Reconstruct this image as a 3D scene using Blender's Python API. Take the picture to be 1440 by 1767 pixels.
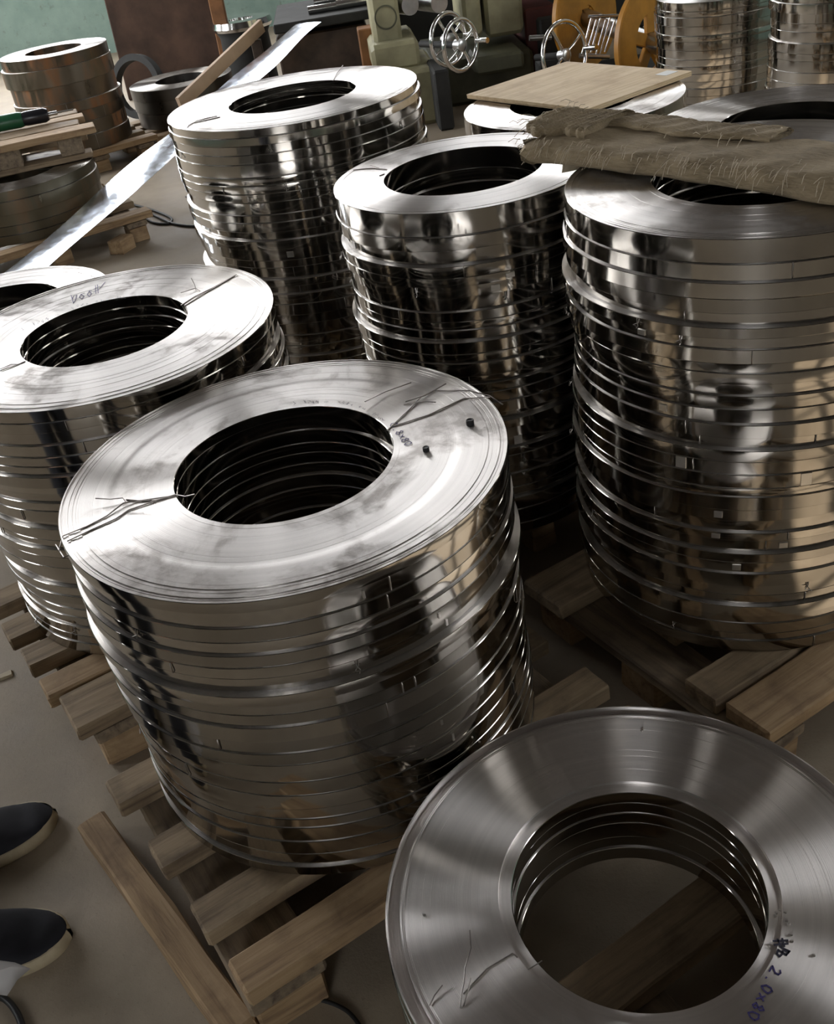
import bpy, math, random
from math import sin, cos, pi, radians
from mathutils import Vector, Matrix

sc = bpy.context.scene
for o in list(bpy.data.objects):
    bpy.data.objects.remove(o)
COL = sc.collection
RND = random.Random(7)

# ------------------------------------------------------------------ camera
FPX, PITCH, ROLL, CAMH = 1751.24, 0.583735, -0.165060, 1.305795
fwd = Vector((0, cos(PITCH), -sin(PITCH)))
_r, _u = Vector((1, 0, 0)), Vector((0, sin(PITCH), cos(PITCH)))
rgt = cos(ROLL) * _r + sin(ROLL) * _u
upv = -sin(ROLL) * _r + cos(ROLL) * _u
cd = bpy.data.cameras.new('camera')
cam = bpy.data.objects.new('camera', cd)
COL.objects.link(cam)
cd.sensor_fit = 'HORIZONTAL'
cd.sensor_width = 36
cd.lens = FPX * 36 / 1440
cd.clip_start = 0.02
M = Matrix((rgt, upv, -fwd)).transposed().to_4x4()
M.translation = (0, 0, CAMH)
cam.matrix_world = M
sc.camera = cam


def ray(x, y):
    return fwd + rgt * ((x - 720) / FPX) - upv * ((y - 883.5) / FPX)


def at(x, y, Z):
    d = ray(x, y)
    return Vector((0, 0, CAMH)) + d * ((Z - CAMH) / d.z)


def atd(x, y, Y):
    d = ray(x, y)
    return Vector((0, 0, CAMH)) + d * (Y / d.y)


# ------------------------------------------------------------------ light
SKY = 12.5
EXPOSURE = 0.28
w = bpy.data.worlds.new('overcast_sky')
sc.world = w
w.use_nodes = True
bg = w.node_tree.nodes['Background']
bg.inputs[0].default_value = (0.97, 0.98, 1.0, 1)
bg.inputs[1].default_value = SKY
sc.view_settings.view_transform = 'Standard'
sc.view_settings.look = 'None'
sc.view_settings.exposure = EXPOSURE
sc.view_settings.gamma = 1
sc.view_settings.use_curve_mapping = False
SUN = 7.0
if SUN:
    sd = bpy.data.lights.new('sun', 'SUN')
    sd.energy = SUN
    sd.color = (1.0, .92, .80)
    sd.angle = radians(.5)
    so = bpy.data.objects.new('sun', sd)
    so.rotation_mode = 'QUATERNION'
    so.rotation_quaternion = Vector((-cos(radians(38)), 0.05, -sin(radians(38)))).to_track_quat('-Z', 'Y')
    COL.objects.link(so)

# hall: x from XL to XR, y from YF to YB, height HC
XL, XR, YF, YB, HC = -5.0, 4.0, -5.0, 10.5, 5.0
# openings: (wall, a0, a1, z0, z1)
WINDOWS = [('back', -4.6, -2.2, 1.1, 3.9), ('back', -1.8, -.1, 2.5, 4.8), ('back', .8, 1.8, 2.5, 4.8), ('back', 2.3, 3.2, 2.3, 4.7),
           ('left', 7.4, 9.4, 1.3, 3.9), ('left', 4.2, 6.4, 1.3, 3.9), ('left', 1.2, 2.0, 1.6, 3.4),
           ('right', -.3, 1.1, 1.7, 2.7), ('right', 2.5, 3.9, 1.7, 2.7), ('front', -2.6, -1.0, 1.2, 3.0)]
SKYLIGHTS = []


def portal(loc, rot, sx, sy):
    d = bpy.data.lights.new('window_portal', 'AREA')
    d.shape = 'RECTANGLE'
    d.size, d.size_y = sx, sy
    d.cycles.is_portal = True
    o = bpy.data.objects.new('window_portal', d)
    o.location = loc
    o.rotation_euler = rot
    COL.objects.link(o)


for wl, a0, a1, z0, z1 in WINDOWS:
    m_, zc = (a0 + a1) / 2, (z0 + z1) / 2
    if wl == 'back':
        portal((m_, YB + .06, zc), (radians(-90), 0, 0), a1 - a0, z1 - z0)
    elif wl == 'left':
        portal((XL - .06, m_, zc), (radians(90), 0, radians(-90)), a1 - a0, z1 - z0)
    elif wl == 'front':
        portal((m_, YF - .06, zc), (radians(90), 0, 0), a1 - a0, z1 - z0)
    else:
        portal((XR + .06, m_, zc), (radians(90), 0, radians(90)), a1 - a0, z1 - z0)
for x0, x1, y0, y1 in SKYLIGHTS:
    portal(((x0 + x1) / 2, (y0 + y1) / 2, HC + .06), (0, 0, 0), x1 - x0, y1 - y0)


# ------------------------------------------------------------------ materials
class NT:
    def __init__(s, name):
        s.m = bpy.data.materials.new(name)
        s.m.use_nodes = True
        s.t = s.m.node_tree
        s.b = s.t.nodes['Principled BSDF']

    def n(s, typ, **kw):
        nd = s.t.nodes.new(typ)
        for k, v in kw.items():
            if hasattr(nd, k):
                setattr(nd, k, v)
            else:
                nd.inputs[k.replace('_', ' ')].default_value = v
        return nd

    def l(s, a, b):
        s.t.links.new(a, b)

    def set(s, **kw):
        for k, v in kw.items():
            s.b.inputs[k.replace('_', ' ')].default_value = v

    def noise(s, vec, scale, detail=4, rough=.55, dist=0):
        nd = s.n('ShaderNodeTexNoise')
        nd.inputs['Scale'].default_value = scale
        nd.inputs['Detail'].default_value = detail
        nd.inputs['Roughness'].default_value = rough
        nd.inputs['Distortion'].default_value = dist
        if vec is not None:
            s.l(vec, nd.inputs['Vector'])
        return nd.outputs['Fac']

    def ramp(s, fac, stops):
        nd = s.n('ShaderNodeValToRGB')
        e = nd.color_ramp.elements
        while len(e) < len(stops):
            e.new(.5)
        for i, (p, c) in enumerate(stops):
            e[i].position = p
            e[i].color = (*c, 1) if len(c) == 3 else c
        s.l(fac, nd.inputs[0])
        return nd.outputs[0]

    def mapr(s, fac, a, b, c, d):
        nd = s.n('ShaderNodeMapRange')
        for i, v in enumerate((a, b, c, d)):
            nd.inputs[i + 1].default_value = v
        s.l(fac, nd.inputs[0])
        return nd.outputs[0]

    def math(s, op, a, b):
        nd = s.n('ShaderNodeMath', operation=op)
        for i, v in enumerate((a, b)):
            if isinstance(v, (int, float)):
                nd.inputs[i].default_value = v
            else:
                s.l(v, nd.inputs[i])
        return nd.outputs[0]

    def mix(s, fac, a, b, blend='MIX'):
        nd = s.n('ShaderNodeMix', data_type='RGBA', blend_type=blend)
        for sock, v in ((nd.inputs[0], fac), (nd.inputs[6], a), (nd.inputs[7], b)):
            if isinstance(v, (int, float)):
                sock.default_value = v
            elif isinstance(v, tuple):
                sock.default_value = (*v, 1) if len(v) == 3 else v
            else:
                s.l(v, sock)
        return nd.outputs[2]

    def coord(s, scale=(1, 1, 1), which='Object'):
        tc = s.n('ShaderNodeTexCoord')
        mp = s.n('ShaderNodeMapping')
        mp.inputs['Scale'].default_value = scale
        s.l(tc.outputs[which], mp.inputs[0])
        return mp.outputs[0]

    def rnd(s):
        return s.n('ShaderNodeObjectInfo').outputs['Random']

    def bump(s, h, strength=.3, dist=.002):
        nd = s.n('ShaderNodeBump')
        nd.inputs['Strength'].default_value = strength
        nd.inputs['Distance'].default_value = dist
        s.l(h, nd.inputs['Height'])
        s.l(nd.outputs[0], s.b.inputs['Normal'])


def plain(name, col, rough=.6, metal=0, noise_amt=.25, scale=14, **kw):
    t = NT(name)
    f = t.noise(t.coord(), scale, 5)
    a = tuple(max(0, c * (1 - noise_amt)) for c in col)
    b = tuple(min(1, c * (1 + noise_amt)) for c in col)
    t.l(t.ramp(f, [(.3, a), (.7, b)]), t.b.inputs['Base Color'])
    t.set(Roughness=rough, Metallic=metal, **kw)
    return t.m


def steel_top(name, base=(.70, .67, .645), rough=.36, aniso=1.0, dirt=.55, dirtcol=(.20, .165, .135)):
    """slit strip edges wound in a spiral: fine rings, bright, oily smudges"""
    t = NT(name)
    c = t.coord()
    # radius
    sp = t.n('ShaderNodeSeparateXYZ')
    t.l(c, sp.inputs[0])
    r2 = t.math('ADD', t.math('MULTIPLY', sp.outputs[0], sp.outputs[0]), t.math('MULTIPLY', sp.outputs[1], sp.outputs[1]))
    r = t.math('SQRT', r2, 0)
    cv = t.n('ShaderNodeCombineXYZ')
    t.l(r, cv.inputs[0])
    ring = t.noise(cv.outputs[0], 900, 2, .6)
    ring2 = t.noise(cv.outputs[0], 90, 3, .6)
    oi = t.n('ShaderNodeObjectInfo')
    add = t.n('ShaderNodeVectorMath', operation='ADD')
    t.l(c, add.inputs[0])
    t.l(oi.outputs['Location'], add.inputs[1])
    d1 = t.noise(add.outputs[0], 7, 7, .64, .6)
    d2 = t.noise(add.outputs[0], 45, 5, .6, .3)
    dm = t.math('MULTIPLY', t.mapr(d1, .51, .63, 0, 1), t.mapr(d2, .38, .58, .2, 1))
    dm = t.math('MULTIPLY', dm, dirt)
    colr = t.mix(t.mapr(ring2, .3, .7, 0, 1), tuple(x * .86 for x in base), base)
    t.l(t.mix(dm, colr, dirtcol), t.b.inputs['Base Color'])
    t.l(t.math('ADD', t.mapr(ring, .3, .7, rough * .85, rough * 1.15), t.math('MULTIPLY', dm, .22)), t.b.inputs['Roughness'])
    t.l(t.math('SUBTRACT', 1.0, t.math('MULTIPLY', dm, .6)), t.b.inputs['Metallic'])
    t.set(Anisotropic=aniso)
    t.b.inputs['Anisotropic Rotation'].default_value = ANISO_ROT
    tg = t.n('ShaderNodeTangent', direction_type='RADIAL', axis='Z')
    t.l(tg.outputs[0], t.b.inputs['Tangent'])
    t.bump(ring, .38, .0006)
    return t.m


ANISO_ROT = 0.25


def steel_side(name, base=(.66, .63, .58), rough=.09, rust=0.0, var=.3):
    """cold rolled strip face: polished, faint vertical and round streaks"""
    t = NT(name)
    oi = t.n('ShaderNodeObjectInfo')
    c = t.coord()
    add = t.n('ShaderNodeVectorMath', operation='ADD')
    t.l(c, add.inputs[0])
    mul = t.n('ShaderNodeVectorMath', operation='SCALE')
    t.l(oi.outputs['Location'], mul.inputs[0])
    mul.inputs['Scale'].default_value = 3.7
    t.l(mul.outputs[0], add.inputs[1])
    mp = t.n('ShaderNodeMapping')
    mp.inputs['Scale'].default_value = (1, 1, .25)
    t.l(add.outputs[0], mp.inputs[0])
    f = t.noise(mp.outputs[0], 26, 4, .55)
    f2 = t.noise(mp.outputs[0], 5, 3, .5)
    br = t.mapr(oi.outputs['Random'], 0, 1, 1 - var, 1.0)
    colr = t.mix(1.0, t.mix(f2, tuple(x * .8 for x in base), base), (1, 1, 1), 'MULTIPLY')
    vm = t.n('ShaderNodeVectorMath', operation='SCALE')
    t.l(colr, vm.inputs[0])
    t.l(br, vm.inputs['Scale'])
    colr = vm.outputs[0]
    rr = t.mapr(f, .3, .7, rough * .75, rough * 1.35)
    met = None
    if rust:
        g = t.noise(mp.outputs[0], 9, 6, .6, .5)
        rm = t.math('MULTIPLY', t.mapr(g, .5, .66, 0, 1), rust)
        colr = t.mix(rm, colr, (.22, .085, .02))
        rr = t.math('ADD', rr, t.math('MULTIPLY', rm, .4))
        t.l(t.math('SUBTRACT', 1.0, t.math('MULTIPLY', rm, .9)), t.b.inputs['Metallic'])
    else:
        t.set(Metallic=1.0)
    t.l(colr, t.b.inputs['Base Color'])
    t.l(rr, t.b.inputs['Roughness'])
    t.bump(f, .07, .0012)
    return t.m


def wood(name, a, b, dark, along=0, rough=.8):
    t = NT(name)
    s = [34, 34, 34]
    s[along] = 2.2
    oi = t.n('ShaderNodeObjectInfo')
    c = t.coord()
    add = t.n('ShaderNodeVectorMath', operation='ADD')
    sca = t.n('ShaderNodeVectorMath', operation='SCALE')
    t.l(oi.outputs['Location'], sca.inputs[0])
    sca.inputs['Scale'].default_value = 5.3
    t.l(c, add.inputs[0])
    t.l(sca.outputs[0], add.inputs[1])
    mp = t.n('ShaderNodeMapping')
    mp.inputs['Scale'].default_value = s
    t.l(add.outputs[0], mp.inputs[0])
    g = t.noise(mp.outputs[0], 1.6, 6, .65, .4)
    bl = t.noise(add.outputs[0], 11, 5, .6, .3)
    colr = t.ramp(g, [(.25, dark), (.47, a), (.75, b)])
    colr = t.mix(t.mapr(bl, .5, .75, 0, .75), colr, dark)
    t.l(colr, t.b.inputs['Base Color'])
    t.set(Roughness=rough)
    t.bump(g, .5, .003)
    return t.m


MAT = {}
MAT['top'] = steel_top('slit_edge_steel')
MAT['top_clean'] = steel_top('slit_edge_steel_dull', base=(.82, .78, .755), rough=.37, dirt=.15)
MAT['top_dark'] = steel_top('slit_edge_grimy', base=(.40, .38, .35), rough=.4, dirt=.8)
MAT['side'] = steel_side('strip_face_steel')
MAT['side_rust'] = steel_side('strip_face_rusty', base=(.17, .14, .105), rough=.34, rust=.8)
MAT['side_grime'] = steel_side('strip_face_grimy', base=(.15, .135, .10), rough=.36, rust=.25)
MAT['side_dark'] = steel_side('strip_face_dark', base=(.16, .15, .14), rough=.35)
MAT['strip'] = steel_side('bright_strip_steel', base=(.66, .73, .84), rough=.12, var=0)
MAT['wire'] = plain('tie_wire', (.34, .31, .29), .38, 1, .3, 60)
MAT['clip'] = plain('clip_steel', (.75, .73, .70), .3, 1, .15, 60)
MAT['chrome'] = plain('chrome', (.80, .80, .80), .12, 1, .05)
MAT['shaft'] = plain('shaft_steel', (.5, .5, .5), .3, 1, .2)
MAT['wood'] = wood('pallet_wood', (.235, .17, .105), (.36, .27, .17), (.075, .05, .032))
MAT['wood_y'] = wood('pallet_wood_across', (.20, .15, .10), (.30, .23, .15), (.06, .042, .03), 1)
MAT['wood_raw'] = wood('sawn_timber', (.33, .22, .12), (.45, .32, .19), (.12, .07, .04))
MAT['ply'] = wood('plywood', (.62, .47, .28), (.74, .59, .39), (.42, .28, .15), 0, .7)
MAT['board_tan'] = plain('tan_board', (.52, .38, .27), .7, 0, .12, 8)
MAT['rusty'] = plain('rusty_plate', (.075, .042, .028), .75, .3, .45, 5)
MAT['post'] = plain('rust_post', (.20, .09, .035), .8, 0, .4, 9)
MAT['cream'] = plain('cream_green_paint', (.30, .28, .17), .5, 0, .3, 7)
MAT['olive'] = plain('olive_paint', (.075, .075, .045), .5, 0, .4, 7)
MAT['blackiron'] = plain('black_iron', (.016, .016, .015), .75, .0, .4, 9)
MAT['brownmach'] = plain('brown_oily_iron', (.06, .04, .028), .5, .2, .5, 9)
MAT['maroon'] = plain('maroon_paint', (.09, .022, .018), .5, 0, .3, 9)
MAT['yellow'] = plain('yellow_paint', (.42, .19, .022), .45, 0, .35, 6)
MAT['rubber'] = plain('black_rubber', (.012, .012, .013), .5, 0, .2)
MAT['green_plastic'] = plain('green_plastic', (.015, .09, .04), .35, 0, .1)
MAT['black_plastic'] = plain('black_plastic', (.012, .012, .016), .3, 0, .1)
MAT['shoe'] = plain('black_canvas', (.012, .012, .017), .9, 0, .3, 40)
MAT['sole'] = plain('pale_rubber', (.40, .33, .22), .7, 0, .15, 30)
MAT['trouser'] = plain('dark_trousers', (.02, .022, .03), .9, 0, .3, 20)
MAT['jacket'] = plain('grey_work_jacket', (.10, .11, .13), .9, 0, .3, 20)
MAT['skin'] = plain('skin', (.45, .28, .20), .6, 0, .05)
MAT['hair'] = plain('hair', (.015, .012, .01), .6, 0, .1)
MAT['ink_blue'] = plain('blue_ink', (.05, .04, .16), .6, 0, .1)
MAT['ink_black'] = plain('black_ink', (.03, .03, .05), .6, 0, .1)
t = NT('white_plastic_film')
t.set(Base_Color=(.62, .60, .60, 1), Roughness=.45, Transmission_Weight=.25, Alpha=.9)
MAT['film'] = t.m
t = NT('old_label')
t.set(Base_Color=(.7, .7, .68, 1), Roughness=.6)
MAT['paper'] = t.m

# burlap
t = NT('burlap')
c = t.coord()
wv = t.n('ShaderNodeTexWave', wave_type='BANDS', bands_direction='X')
wv.inputs['Scale'].default_value = 330
wv.inputs['Distortion'].default_value = 1
t.l(c, wv.inputs[0])
wv2 = t.n('ShaderNodeTexWave', wave_type='BANDS', bands_direction='Y')
wv2.inputs['Scale'].default_value = 330
wv2.inputs['Distortion'].default_value = 1
t.l(c, wv2.inputs[0])
nb = t.noise(c, 16, 6, .65)
nf = t.noise(t.coord((40, 300, 300)), 1, 4, .65)
wb = t.math('ADD', wv.outputs['Fac'], wv2.outputs['Fac'])
colr = t.ramp(nb, [(.28, (.09, .064, .034)), (.5, (.20, .15, .085)), (.75, (.34, .265, .16))])
colr = t.mix(t.mapr(nf, .3, .7, 0, .6), colr, (.36, .29, .19))
t.l(t.mix(t.mapr(wb, .2, 1.4, .12, 0), colr, (.07, .05, .03)), t.b.inputs['Base Color'])
t.set(Roughness=.95)
t.bump(nf, .8, .004)
MAT['burlap'] = t.m

MAT['hessian_pale'] = plain('pale_hessian', (.36, .30, .215), .9, 0, .12, 40)

# concrete floor
t = NT('concrete_floor')
c = t.coord()
n1 = t.noise(c, .9, 6, .6, .3)
n2 = t.noise(c, 7, 7, .65, .2)
n3 = t.noise(c, 160, 3, .7)
colr = t.ramp(n2, [(.3, (.25, .20, .145)), (.7, (.36, .30, .225))])
colr = t.mix(t.mapr(n1, .45, .7, 0, .55), colr, (.17, .135, .10))
colr = t.mix(t.mapr(n3, .62, .75, 0, .5), colr, (.10, .08, .06))
t.l(colr, t.b.inputs['Base Color'])
t.l(t.mapr(n2, .3, .7, .55, .8), t.b.inputs['Roughness'])
t.bump(t.math('ADD', n3, t.math('MULTIPLY', n2, 2.0)), .35, .002)
MAT['floor'] = t.m

# teal lower wall / cream upper wall by real height
t = NT('painted_plaster')
c = t.coord()
sp = t.n('ShaderNodeSeparateXYZ')
t.l(c, sp.inputs[0])
n1 = t.noise(c, 3, 7, .65)
n2 = t.noise(c, 14, 6, .7)
teal = t.ramp(n1, [(.35, (.20, .29, .25)), (.65, (.27, .37, .32))])
teal = t.mix(t.mapr(n2, .58, .72, 0, .7), teal, (.13, .13, .10))
cream = t.ramp(n1, [(.35, (.16, .145, .12)), (.65, (.22, .20, .165))])
t.l(t.mix(t.mapr(sp.outputs[2], 1.29, 1.30, 0, 1), teal, cream), t.b.inputs['Base Color'])
t.set(Roughness=.75)
t.bump(n2, .3, .004)
MAT['wall'] = t.m
MAT['ceil'] = plain('dark_roof', (.055, .045, .038), .9, 0, .3, 2)  # roof coloured a very dark brown
MAT['frame'] = plain('window_frame_paint', (.12, .14, .13), .6, 0, .2)
t = NT('window_glass')
t.set(Base_Color=(1, 1, 1, 1), Roughness=0.0, Transmission_Weight=1.0, IOR=1.02)
MAT['glass'] = t.m


# ------------------------------------------------------------------ mesh helpers
def link(name, me, parent=None, loc=None, rot=None):
    o = bpy.data.objects.new(name, me)
    COL.objects.link(o)
    if parent is not None:
        o.parent = parent
    if loc is not None:
        o.location = loc
    if rot is not None:
        o.rotation_euler = rot
    return o


class MB:
    def __init__(s):
        s.v, s.f, s.mi = [], [], []

    def add(s, vs, fs, mi=0):
        b = len(s.v)
        s.v += [tuple(p) for p in vs]
        s.f += [tuple(b + i for i in f) for f in fs]
        s.mi += [mi] * len(fs)
        return s

    def box(s, x0, x1, y0, y1, z0, z1, ch=0.0, mt=None, mi=0, jit=0):
        """box with chamfered long edges (ch), optional matrix"""
        if ch <= 0:
            vs = [(x, y, z) for x in (x0, x1) for y in (y0, y1) for z in (z0, z1)]
            fs = [(0, 1, 3, 2), (4, 6, 7, 5), (0, 4, 5, 1), (2, 3, 7, 6), (0, 2, 6, 4), (1, 5, 7, 3)]
        else:
            vs, fs = [], []
            prof = [(y0 + ch, z0), (y1 - ch, z0), (y1, z0 + ch), (y1, z1 - ch), (y1 - ch, z1), (y0 + ch, z1), (y0, z1 - ch), (y0, z0 + ch)]
            k = max(1, int(round(abs(x1 - x0) / .12))) if jit else 1
            xs = [x0] + [x0 + ch] + [x0 + (x1 - x0) * i / k for i in range(1, k)] + [x1 - ch] + [x1]
            for i, x in enumerate(xs):
                e = i in (0, len(xs) - 1)
                for (y, z) in prof:
                    yc, zc = (y0 + y1) / 2, (z0 + z1) / 2
                    if e:
                        y = yc + (y - yc) * (1 - 2 * ch / (y1 - y0))
                        z = zc + (z - zc) * (1 - 2 * ch / (z1 - z0))
                    vs.append((x + (RND.uniform(-jit, jit) if e else 0), y + RND.uniform(-jit, jit), z + (RND.uniform(-jit, 0) if jit else 0)))
            for i in range(len(xs) - 1):
                for j in range(8):
                    a, b = i * 8 + j, i * 8 + (j + 1) % 8
                    fs.append((a, a + 8, b + 8, b))
            fs.append(tuple(range(8)))
            fs.append(tuple((len(xs) - 1) * 8 + j for j in reversed(range(8))))
        if mt is not None:
            vs = [mt @ Vector(p) for p in vs]
        return s.add(vs, fs, mi)

    def tube(s, pts, r, n=6, cap=True, mi=0):
        pts = [Vector(p) for p in pts]
        rs = r if isinstance(r, (list, tuple)) else [r] * len(pts)
        vs, fs = [], []
        up = Vector((0, 0, 1))
        prev = None
        for i, p in enumerate(pts):
            d = (pts[min(i + 1, len(pts) - 1)] - pts[max(i - 1, 0)])
            if d.length < 1e-9:
                d = Vector((1, 0, 0))
            d.normalize()
            if prev is None:
                a = d.cross(up)
                if a.length < .05:
                    a = d.cross(Vector((1, 0, 0)))
            else:
                a = prev - d * prev.dot(d)
                if a.length < 1e-4:
                    a = d.cross(up)
            a.normalize()
            prev = a
            b = d.cross(a)
            for k in range(n):
                th = 2 * pi * k / n
                vs.append(p + (a * cos(th) + b * sin(th)) * rs[i])
        for i in range(len(pts) - 1):
            for k in range(n):
                a, b = i * n + k, i * n + (k + 1) % n
                fs.append((a, b, b + n, a + n))
        if cap:
            fs.append(tuple(reversed(range(n))))
            fs.append(tuple((len(pts) - 1) * n + k for k in range(n)))
        return s.add(vs, fs, mi)

    def lathe(s, prof, seg=32, closed=True, mi=None, mt=None):
        """revolve (r,z) profile about z. closed: profile loop closes"""
        n = len(prof)
        vs, fs, mis = [], [], []
        for k in range(seg):
            c_, s_ = cos(2 * pi * k / seg), sin(2 * pi * k / seg)
            for r, z in prof:
                vs.append((r * c_, r * s_, z))
        last = n if closed else n - 1
        for k in range(seg):
            k2 = (k + 1) % seg
            for j in range(last):
                j2 = (j + 1) % n
                fs.append((k * n + j, k2 * n + j, k2 * n + j2, k * n + j2))
                mis.append(mi[j] if mi else 0)
        if mt is not None:
            vs = [mt @ Vector(p) for p in vs]
        b = len(s.v)
        s.v += [tuple(p) for p in vs]
        s.f += [tuple(b + i for i in f) for f in fs]
        s.mi += mis
        return s

    def mesh(s, name, mats, smooth=None):
        me = bpy.data.meshes.new(name)
        me.from_pydata(s.v, [], s.f)
        for m in (mats if isinstance(mats, (list, tuple)) else [mats]):
            me.materials.append(MAT[m] if isinstance(m, str) else m)
        if any(s.mi):
            me.polygons.foreach_set('material_index', s.mi)
        me.update()
        if smooth is not None:
            me.polygons.foreach_set('use_smooth', [True] * len(me.polygons))
            me.set_sharp_from_angle(angle=radians(smooth))
        return me

    def obj(s, name, mats, parent=None, loc=None, rot=None, smooth=None):
        return link(name, s.mesh(name, mats, smooth), parent, loc, rot)


def tag(o, label=None, cat=None, group=None, kind=None):
    for k, v in (('label', label), ('category', cat), ('group', group), ('kind', kind)):
        if v:
            o[k] = v
    return o


def thing(name, label, cat, loc=(0, 0, 0), rotz=0, group=None):
    o = bpy.data.objects.new(name, None)
    COL.objects.link(o)
    o.location = loc
    o.rotation_euler = (0, 0, rotz)
    o.empty_display_size = .05
    return tag(o, label, cat, group)


def axis_mt(p, d):
    """matrix taking +z to direction d at p"""
    d = Vector(d).normalized()
    return Matrix.Translation(Vector(p)) @ d.to_track_quat('Z', 'Y').to_matrix().to_4x4()


# ------------------------------------------------------------------ the setting
T = .12
fl = MB().box(XL, XR, YF, YB, -.1, 0).obj('floor', 'floor')
tag(fl, kind='structure')


def wall(name, a0, a1, ops, mk):
    """wall built as panels round its openings; mk(a0,a1,z0,z1) -> box args"""
    mb = MB()
    cuts = sorted(ops)
    x = a0
    for (o0, o1, z0, z1) in cuts:
        mb.box(*mk(x, o0, 0, HC))
        mb.box(*mk(o0, o1, 0, z0))
        mb.box(*mk(o0, o1, z1, HC))
        x = o1
    mb.box(*mk(x, a1, 0, HC))
    tag(mb.obj(name, 'wall'), kind='structure')


WOP = {k: [(a, b, c_, d) for wl, a, b, c_, d in WINDOWS if wl == k] for k in ('back', 'left', 'right', 'front')}
wall('wall_back', XL - T, XR + T, WOP['back'], lambda a, b, c_, d: (a, b, YB, YB + T, c_, d))
wall('wall_left', YF, YB, WOP['left'], lambda a, b, c_, d: (XL - T, XL, a, b, c_, d))
wall('wall_right', YF, YB, WOP['right'], lambda a, b, c_, d: (XR, XR + T, a, b, c_, d))
wall('wall_front', XL - T, XR + T, WOP['front'], lambda a, b, c_, d: (a, b, YF - T, YF, c_, d))
# roof with skylight openings
mb = MB()
xs = sorted({XL - T, XR + T} | {q for s_ in SKYLIGHTS for q in s_[:2]})
ys = sorted({YF - T, YB + T} | {q for s_ in SKYLIGHTS for q in s_[2:]})
for i in range(len(xs) - 1):
    for j in range(len(ys) - 1):
        cx, cy = (xs[i] + xs[i + 1]) / 2, (ys[j] + ys[j + 1]) / 2
        if not any(a < cx < b and c_ < cy < d for a, b, c_, d in SKYLIGHTS):
            mb.box(xs[i], xs[i + 1], ys[j], ys[j + 1], HC, HC + T)
tag(mb.obj('ceiling', 'ceil'), kind='structure')
# window frames with mullions
wn = 0
for wl, a0, a1, z0, z1 in WINDOWS:
    wn += 1
    f = MB()
    g = lambda a, b, c_, d, k=.05: ((a, b, YB + .03, YB + .03 + k, c_, d) if wl == 'back' else (a, b, YF - .03 - k, YF - .03, c_, d) if wl == 'front' else
                                   (XL - .03 - k, XL - .03, a, b, c_, d) if wl == 'left' else (XR + .03, XR + .03 + k, a, b, c_, d))
    b_ = .05
    for q in ((a0, a0 + b_, z0, z1), (a1 - b_, a1, z0, z1), (a0, a1, z0, z0 + b_), (a0, a1, z1 - b_, z1)):
        f.box(*g(*q))
    for i in (1, 2, 3):
        x = a0 + (a1 - a0) * i / 4
        f.box(*g(x - .02, x + .02, z0, z1))
    for i in (1, 2):
        z = z0 + (z1 - z0) * i / 3
        f.box(*g(a0, a1, z - .02, z + .02))
    tag(f.obj('window_%d' % wn, 'frame'), kind='structure')
for x0, x1, y0, y1 in SKYLIGHTS:
    wn += 1
    f = MB()
    for q in ((x0, x0 + .05, y0, y1), (x1 - .05, x1, y0, y1), (x0, x1, y0, y0 + .05), (x0, x1, y1 - .05, y1), ((x0 + x1) / 2 - .025, (x0 + x1) / 2 + .025, y0, y1)):
        f.box(*q, HC + .02, HC + .08)
    for i in (1, 2, 3, 4):
        y = y0 + (y1 - y0) * i / 5
        f.box(x0, x1, y - .025, y + .025, HC + .02, HC + .08)
    tag(f.obj('window_%d' % wn, 'frame'), kind='structure')

# ------------------------------------------------------------------ pallets
PA = radians(28)
CU, SU = cos(PA), sin(PA)


def uv(x, y):
    return (x * CU + y * SU, x * SU - y * CU)


def pallet(label, u0, u1, boards, crosses, cu=None, h=.12, base=0.0, blocks=True, name='wooden_pallet'):
    """deck boards along u at v ranges; cross boards under them, runners below"""
    v0, v1 = min(b[0] for b in boards), max(b[1] for b in boards)
    uc, vc = (u0 + u1) / 2, (v0 + v1) / 2
    X, Y = uc * CU + vc * SU, uc * SU - vc * CU
    th = thing(name, label, 'pallet', (X, Y, base), PA, 'pallets under the coil stacks')
    for k, b in enumerate(boards):
        j0, j1 = RND.uniform(-.012, .012), RND.uniform(-.012, .012)
        if len(b) > 2:
            j0 = b[2]
        L = (u1 + j1) - (u0 + j0)
        wd = b[1] - b[0]
        MB().box(-L / 2, L / 2, -wd / 2, wd / 2, -.03, 0, .003, jit=.0016).obj(
            'deck_board', 'wood' if k % 3 else 'wood_raw' if k == 3 else 'wood', th,
            ((u0 + j0 + u1 + j1) / 2 - uc, -((b[0] + b[1]) / 2 - vc), h - RND.uniform(0, .0008)), (0, 0, RND.uniform(-.012, .012)))
    for (c0, c1) in crosses:
        D = v1 - v0 + .0
        MB().box(-(c1 - c0) / 2, (c1 - c0) / 2, -D / 2, D / 2, -.022, 0, .003, jit=.0015).obj(
            'cross_board', 'wood_y', th, ((c0 + c1) / 2 - uc, 0, h - .0335), (0, 0, RND.uniform(-.008, .008)))
        if blocks:
            for vv in (v0 + .05, vc, v1 - .05):
                MB().box(-(c1 - c0) / 2 + .006, (c1 - c0) / 2 - .006, -.045, .045, 0, h - .0575, .004, jit=.002).obj(
                    'block', 'wood_raw', th, ((c0 + c1) / 2 - uc, -(vv - vc), 0), (0, 0, RND.uniform(-.03, .03)))
    return th


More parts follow.
